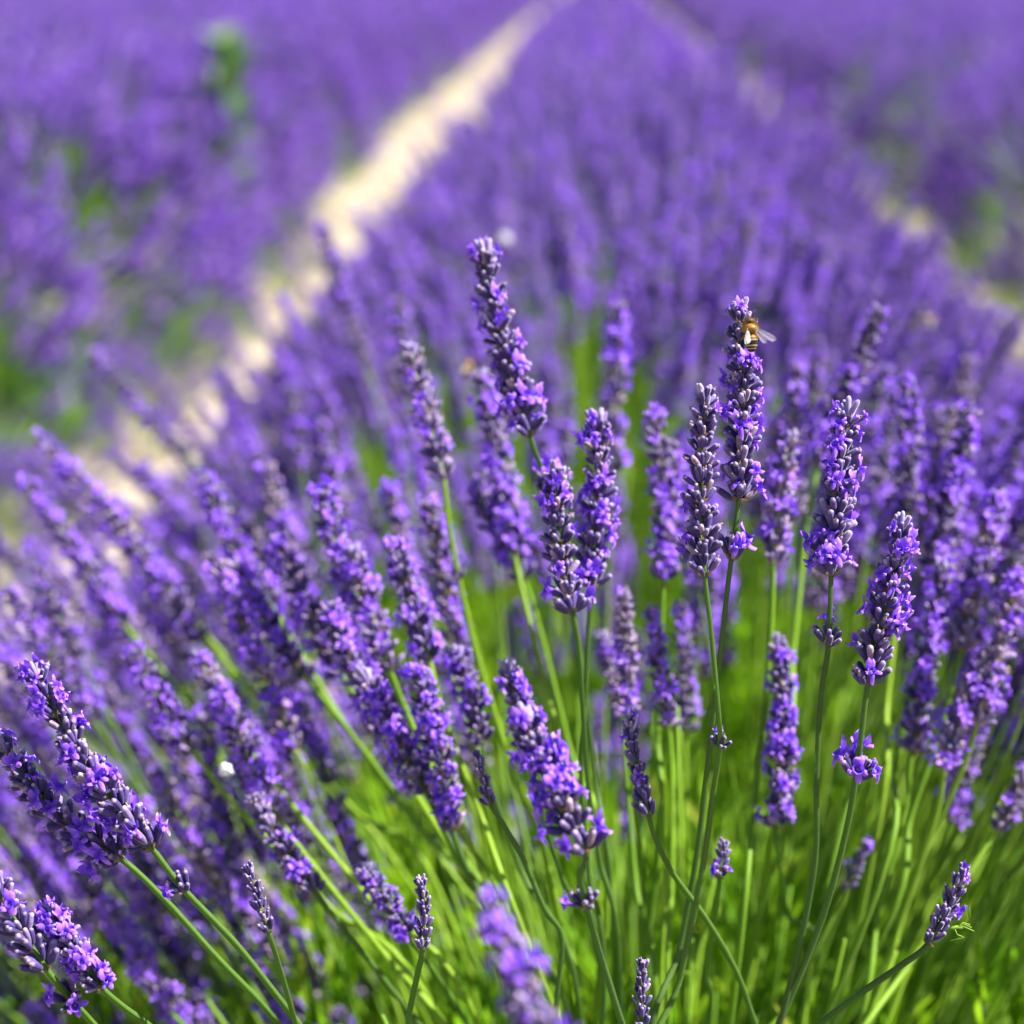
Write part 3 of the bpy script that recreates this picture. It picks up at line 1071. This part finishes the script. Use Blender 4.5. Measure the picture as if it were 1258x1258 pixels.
# ------------------------------------------------------------------ the rest of the field: far rows in clumps of stalks
def far_spike(mb, rng, tip, d, L):
    """A low spike of stacked uneven rings and loose petals, for stalks metres away."""
    t = d
    o = t.orthogonal().normalized()
    w = t.cross(o)
    foot = tip - t * L
    rings = []
    nr = 7
    tone = rng.choice((.4, .7, .95))
    vs, aa = [], []
    for i in range(nr):
        u = i / (nr - 1)
        r = (.0072 if i % 2 else .0050) * (1 - .45 * u) * rng.uniform(.8, 1.2)
        if i == nr - 1:
            r = .0012
        for j in range(5):
            an = j * 2 * PI / 5 + i * .6
            rr = r * rng.uniform(.75, 1.25)
            p = foot + t * L * u + o * rr * math.cos(an) + w * rr * math.sin(an)
            vs.append(tuple(p))
    fs = []
    for i in range(nr - 1):
        for j in range(5):
            fs.append((i * 5 + j, i * 5 + (j + 1) % 5, (i + 1) * 5 + (j + 1) % 5, (i + 1) * 5 + j))
    mb.add(vs, fs, None, np.clip(np.array([rng.gauss(tone, .24) for _ in vs]), 0, .95), 1)
    for _ in range(rng.choice((14, 24, 40))):
        an = rng.uniform(0, 2 * PI)
        s = o * math.cos(an) + w * math.sin(an)
        c = foot + t * L * rng.uniform(.03, .95) + s * .0065
        a1 = s.cross(t) * .004
        a2 = (t * .6 + s * .5) * .0045
        mb.add([tuple(c - a1 - a2), tuple(c + a1 - a2), tuple(c + a1 * .9 + a2), tuple(c - a1 * .9 + a2)], [(0, 1, 2, 3)], None, .36 + .64 * rng.random(), 2)


def clump(seed, n, dens_top=.745):
    rng = random.Random(seed)
    mb = MB()
    for _ in range(n):
        u = rng.uniform(-1, 1)
        x = .45 * math.sin(u * PI / 2 * .97)
        y = rng.uniform(-.30, .30)
        q = min(1, abs(x) / .45)
        z = .24 + (dens_top - .24) * math.sqrt(max(0, 1 - q * q)) + rng.gauss(0, .04) + .03 * math.cos(y / .3 * PI)
        tip = Vector((x, y, max(.12, z)))
        d = Vector((x * 1.15 + rng.gauss(0, .08), y * .6 + rng.gauss(0, .08), tip.z - .0)).normalized()
        L = rng.uniform(.06, .10)
        far_spike(mb, rng, tip, d, L)
        f = tip - d * L
        g = f - d * .2
        s = d.orthogonal().normalized() * .0013
        s2 = d.cross(s)
        mb.add([tuple(f - s), tuple(f + s), tuple(g + s), tuple(g - s), tuple(f - s2), tuple(f + s2), tuple(g + s2), tuple(g - s2)], [(0, 1, 2, 3), (4, 5, 6, 7)], None, rng.random(), 0)
    for _ in range(320):
        u = rng.uniform(-1, 1)
        x = .36 * math.sin(u * PI / 2)
        y = rng.uniform(-.32, .32)
        q = min(1, abs(x) / .38)
        p = Vector((x, y, .04 + .40 * math.sqrt(max(0, 1 - q * q)) * rng.uniform(.6, 1)))
        d = Vector((x * 1.2 + rng.gauss(0, .2), rng.gauss(0, .3), .6)).normalized()
        leaf_piece(mb, p, d, rng.uniform(.06, .11), .0045, rng.random() * .8, rng, 3)
    return mb.mesh('clump', [M['stem'], M['calyx'], M['petal'], M['leaf']], False)


CLUMPS = [clump(400 + k, 250) for k in range(5)]
SPARSE = [clump(450 + k, 110) for k in range(3)]


def field():
    rng = random.Random(91)
    pts = []
    for a in NEAR:
        if id(a) not in chosen_ids:
            q = frame_mtx((0, 0, 0), a['d'], a['spin']).to_euler()
            pts.append((a['p'], q, a['s'], a['k']))
    n_cl = len(pts)
    for row in range(-16, 20):
        cx0 = ROW0 + row * PITCH_X + (.06 if row < 0 else -.17 if row > 0 else 0)
        y = 4.5 if row == 0 else 2.0
        while y < 130:
            x = cx0 + rng.gauss(0, .04)
            if row == 0:
                x += .035 - .095 * min(1, max(0, (y - 5) / 7))
            elif row == 1:
                x -= .03 * min(1, max(0, (y - 7) / 7))
            px, py, d = proj((x, y, .5))
            if d > 0 and -420 < px < 1680:
                sparse = rng.random() < .04 and not (row == -1 and y < 14)
                k = 17 + rng.randrange(3) if sparse else 12 + rng.randrange(5)
                s = rng.uniform(.9, 1.08) * (1 if y < 12 else .9)
                if row == -1 and y < 9:
                    x += .07
                pts.append((Vector((x, y, 0)), Euler((0, 0, rng.choice((0, PI)) + rng.gauss(0, .08))), s, k))
            y += rng.uniform(.36, .46) if y < 40 else .55
    for side, x0, n in ((-1, -.97, 46), (1, 1.02, 10)):
        for k in range(n):
            y = 2.4 + 9 * (k / n) ** 1.2 + rng.uniform(-.1, .1)
            if side < 0 and y > 6.5:
                continue
            pts.append((Vector((x0 + side * abs(rng.gauss(0, .06)), y, 0)), Euler((0, 0, rng.uniform(-.4, .4))), rng.uniform(.24, .40) if side < 0 else rng.uniform(.26, .42), 12 + rng.randrange(5) if side < 0 else 17 + rng.randrange(3)))
    scatter('lavender_field', WHOLE + CLUMPS + SPARSE, pts, 'blurred mass of purple lavender running in rows to the distance', 'lavender field')


field()


# ------------------------------------------------------------------ weeds
def weeds():
    rng = random.Random(61)
    e = bpy.data.objects.new('green_weed', None)
    COL.objects.link(e)
    e.location = (-1.0, 5.75, .03)
    tag(e, 'tall blurred green weed standing out of the purple row left of the path', 'weed')
    mb = MB()
    H = .74
    tube(mb, [(0, 0, 0), (.01, 0, H * .5), (-.005, .01, H)], [.006, .005, .002], 6, .6)
    link('stem', mb.mesh('stem', [M['stem']]), e)
    for k in range(70):
        u = .45 + .55 * (k / 69) ** .8
        an = k * 2.4 + rng.uniform(-.6, .6)
        if rng.random() < .22:
            continue
        bx = Vector((math.cos(an), math.sin(an), .6)) * rng.choice((0, 0, .03, .07)) * (1.25 - u)
        sp = R(rng.uniform(35, 75))
        d = Vector((math.cos(an) * math.sin(sp), math.sin(an) * math.sin(sp), math.cos(sp)))
        lm = MB()
        leaf_piece(lm, Vector((0, 0, 0)), d, rng.uniform(.08, .13) * (1.2 - .45 * u), rng.uniform(.020, .03), rng.random(), rng)
        o = link('leaf', lm.mesh('leaf', [M['weed']]), e, Vector((.01 * u, 0, H * u)) + bx)
    # grass and low weeds along the thin edge of the left row
    src = []
    for k in range(3):
        mb = MB()
        for _ in range(40):
            an = rng.uniform(0, 6.3)
            sp = R(rng.uniform(5, 55))
            d = Vector((math.cos(an) * math.sin(sp), math.sin(an) * math.sin(sp), math.cos(sp)))
            leaf_piece(mb, Vector((rng.gauss(0, .05), rng.gauss(0, .05), 0)), d, rng.uniform(.1, .24), .0035, rng.random() * .7, rng)
        src.append(mb.mesh('tuft', [M['weed']]))
    pts = []
    for px, py, n in ((25, 455, 3), (62, 300, 1), (8, 150, 1)):
        for _ in range(n):
            dd = (at(px + rng.gauss(0, 18), py + rng.gauss(0, 14), 1) - cam.location)
            k = (.30 - 1.0) / dd.z
            p = cam.location + dd * k
            p.z = .22
            pts.append((p, Euler((0, 0, rng.uniform(0, 6.3))), rng.uniform(.8, 1.4), rng.randrange(3)))
    scatter('grass', src, pts, 'green grass and low weeds growing between the purple rows', 'grass')


weeds()


# ------------------------------------------------------------------ insects, a white petal and a stand-in for a glint
def bee(loc, head_dir, back_dir, length, label, fine=True):
    """Body along +y (head), back along +z; one continuous turned body with legs, two pairs of wings."""
    rng = random.Random(int(loc[0] * 1000) + 7)
    prof = [(-.5, .005), (-.485, .05), (-.44, .105), (-.37, .15), (-.28, .178), (-.18, .19), (-.08, .18), (-.02, .14), (.02, .075), (.04, .07), (.065, .13), (.11, .195), (.17, .215), (.23, .19), (.275, .14),
            (.30, .075), (.315, .065), (.325, .085), (.35, .115), (.385, .12), (.42, .095), (.445, .05), (.455, .005)]
    # refine so that the abdomen's bands have clean edges
    ys = []
    for (a, ra), (b, rb_) in zip(prof, prof[1:]):
        for k in range(3):
            ys.append((a + (b - a) * k / 3, ra + (rb_ - ra) * k / 3))
    ys.append(prof[-1])
    S = 16
    v, f, tint = [], [], []
    gold, amber, dark, pale = (.26, .14, .025), (.32, .11, .01), (.010, .006, .004), (.34, .25, .11)

    def colour(y):
        if y < .02:
            if y > -.12:
                return amber if y > -.09 else dark
            q = ((-.12 - y) / .085) % 1
            return pale if .2 < q < .42 else dark
        if y < .31:
            return gold
        return (.07, .045, .02)
    for y, r in ys:
        for k in range(S):
            an = 2 * PI * k / S
            v.append((r * math.cos(an), y, r * math.sin(an) * (.92 if y < .03 else 1)))
            tint.append(colour(y))
    for j in range(len(ys) - 1):
        for k in range(S):
            k2 = (k + 1) % S
            f.append((j * S + k, (j + 1) * S + k, (j + 1) * S + k2, j * S + k2))
    mb = MB()
    mb.add(v, f)
    # eyes
    for sx in (-1, 1):
        ev, ef, _ = lathe([(-1, .02, 0), (-.7, .7, 0), (0, 1, 0), (.7, .7, 0), (1, .02, 0)], 8)
        ev = ev * np.array([.035, .06, .06]) + np.array([sx * .095, .37, .0])
        mb.add(ev, ef)
        tint += [(.02, .012, .01)] * len(ev)
    # legs and antennae
    nb = mb.n
    for sx in (-1, 1):
        for y, fy in ((.24, .22), (.16, -.02), (.09, -.26)):
            tube(mb, [(sx * .1, y, -.1), (sx * .26, y + fy * .5, -.12), (sx * .30, y + fy, -.26), (sx * .26, y + fy * 1.2, -.36)], [.028, .024, .02, .01], 5)
        tube(mb, [(sx * .05, .47, .06), (sx * .1, .58, .12), (sx * .17, .68, .08)], [.012, .01, .009], 4)
    tint += [(.05, .03, .02)] * (mb.n - nb)
    if fine:                       # fur of the thorax, head and the abdomen's first ring
        nb = mb.n
        fv, ff = [], []
        for _ in range(1500):
            y = rng.choice((rng.uniform(.05, .31), rng.uniform(.05, .31), rng.uniform(.05, .31), rng.uniform(.33, .47), rng.uniform(-.1, .05)))
            r = np.interp(y, [a for a, b in prof], [b for a, b in prof])
            an = rng.uniform(0, 2 * PI)
            nrm = Vector((math.cos(an), rng.gauss(0, .35), math.sin(an))).normalized()
            p = Vector((r * math.cos(an), y, r * math.sin(an))) * .98
            p.y = y
            q = p + nrm * rng.uniform(.05, .11)
            sd_ = nrm.orthogonal().normalized() * .006
            i = len(fv)
            fv += [tuple(p - sd_), tuple(p + sd_), tuple(q)]
            ff.append((i, i + 1, i + 2))
        mb.add(fv, ff)
        tint += [(.36, .22, .055)] * len(fv)
    me = mb.mesh('honey_bee', [M['bee']])
    ca = me.color_attributes.new('tint', 'FLOAT_COLOR', 'POINT')
    ca.data.foreach_set('color', np.array([(*c, 1) for c in tint], np.float32).ravel())
    o = link('honey_bee', me)
    y = Vector(head_dir).normalized()
    z = Vector(back_dir)
    z = (z - y * z.dot(y)).normalized()
    x = y.cross(z)
    m = Matrix((x, y, z)).transposed().to_4x4()
    o.matrix_world = Matrix.Translation(loc) @ m @ Matrix.Scale(length, 4)
    tag(o, label, 'bee', 'honey bees feeding on the lavender')
    for sx in (-1, 1):
        for L, W, ang, oy in ((.66 if sx > 0 else .46, .105, 33 if sx > 0 else 78, .17), (.44 if sx > 0 else .34, .085, 52 if sx > 0 else 84, .09)):
            wm = MB()
            vs, rr = [], []
            n = 16
            cols = (1, .86, .45, .40, 0, -.42, -.47, -.86, -1)
            for k in range(n + 1):
                u = k / n
                h = W * (.3 + 1.35 * u ** .8) * math.sqrt(max(0, 1 - u ** 5)) if u < 1 else .002
                for j in cols:
                    vs.append((L * u, h * (.45 * j if j > 0 else .9 * j), .02 * u + .012 * j))
                    rr.append(1 if abs(j) == 1 or u > .95 or u < .1 else .75 if abs(j) in (.40, .47) else .1)
            nc = len(cols)
            fs = [(k * nc + j, k * nc + j + 1, (k + 1) * nc + j + 1, (k + 1) * nc + j) for k in range(n) for j in range(nc - 1)]
            vs = np.array(vs)
            a = -R(ang)
            c, s = math.cos(a), math.sin(a)
            vs = np.stack([(vs[:, 0] * c - vs[:, 1] * s), vs[:, 0] * s + vs[:, 1] * c, vs[:, 2]], 1)
            vs[:, 0] *= sx
            wm.add(vs, fs, None, np.array(rr))
            link('wing', wm.mesh('wing', [M['wing']]), o, (sx * .12, oy, .17))
    return o


VIEW = (CAM_M.to_3x3() @ Vector((0, 0, 1)))
UPV = (CAM_M.to_3x3() @ Vector((0, 1, 0)))
RTV = (CAM_M.to_3x3() @ Vector((1, 0, 0)))
bee(at(922, 411, .7515), UPV - RTV * .06, VIEW + RTV * .2, .0128, 'golden striped honey bee clinging to the tip of the tall sharp spike')
bee(at(574, 452, 1.12), UPV + RTV * .3, VIEW + RTV * .2, .0125, 'blurred brownish bee on the purple spikes left of the tallest spike', False)
bee(at(1143, 393, 1.34), UPV * .3 + RTV, VIEW + UPV * .4, .0105, 'blurred brownish bee above the soft spikes right of the right leaning spike', False)


def cricket():
    o = at(1174, 1140, .752)
    mb = MB()
    k = .001
    tube(mb, [o + RTV * a * k + UPV * b * k for a, b in ((-2.2, -.2), (-1, 0), (.5, .3), (2.0, .2), (2.8, 0))], [.0002, .0006, .0007, .0006, .0002], 6, .6)
    for a in ([(0, 0), (2.6, 2.0), (5.0, 1.2)], [(0, -.2), (2.2, .8), (6.4, -1.0)], [(-.5, 0), (.5, -2.2), (3.0, -3.2), (-2, -4.4)], [(.6, 0), (2.4, 1.6), (5.6, .2)]):
        tube(mb, [o + RTV * x * k + UPV * y * k + VIEW * .0004 for x, y in a], .00018, 4, .9)
    for a in ([(2.6, .1), (4.2, 3.5), (3.2, 8.5)], [(2.6, .1), (5.2, 4.0), (5.0, 7.5)]):
        tube(mb, [o + RTV * x * k + UPV * y * k for x, y in a], .00010, 3, .9)
    base = o.copy()
    for arr in mb.v:
        arr -= np.array(base)
    c = link('green_cricket', mb.mesh('green_cricket', [M['cricket']]), None, base)
    tag(c, 'tiny pale green cricket with long legs on the short dark bud spike', 'cricket')


cricket()


def petal(px, py, d, size, label):
    rng = random.Random(px)
    mb = MB()
    n = 8
    vs, fs = [], []
    for i in range(n):
        for j in range(n):
            u, w = i / (n - 1) * 2 - 1, j / (n - 1) * 2 - 1
            x, y = u * math.sqrt(1 - w * w / 2), w * math.sqrt(1 - u * u / 2)
            vs.append(tuple(RTV * x * size + UPV * y * size + VIEW * size * (.5 * (1 - x * x - .6 * y * y) + rng.uniform(-.25, .25)) + (RTV * rng.uniform(-.2, .2) + UPV * (rng.uniform(-.2, .2) - .35 * x * x)) * size))
    for i in range(n - 1):
        for j in range(n - 1):
            fs.append((i * n + j, i * n + j + 1, (i + 1) * n + j + 1, (i + 1) * n + j))
    mb.add(vs, fs)
    o = link('white_petal_or_glint', mb.mesh('white_petal_or_glint', [M['white']]), None, at(px, py, d))
    tag(o, label, 'petal', 'loose white petals')


petal(620, 292, 1.55, .0042, 'pale white speck standing in for a glint on the purple row above the tallest spike')  # white piece added in place of a bright round glint
petal(277, 945, .88, .0030, 'small white petal caught among the green stems on the left')
print('things', len(T), len(chosen), 'near', len(NEAR), 'in view', len(in_view))
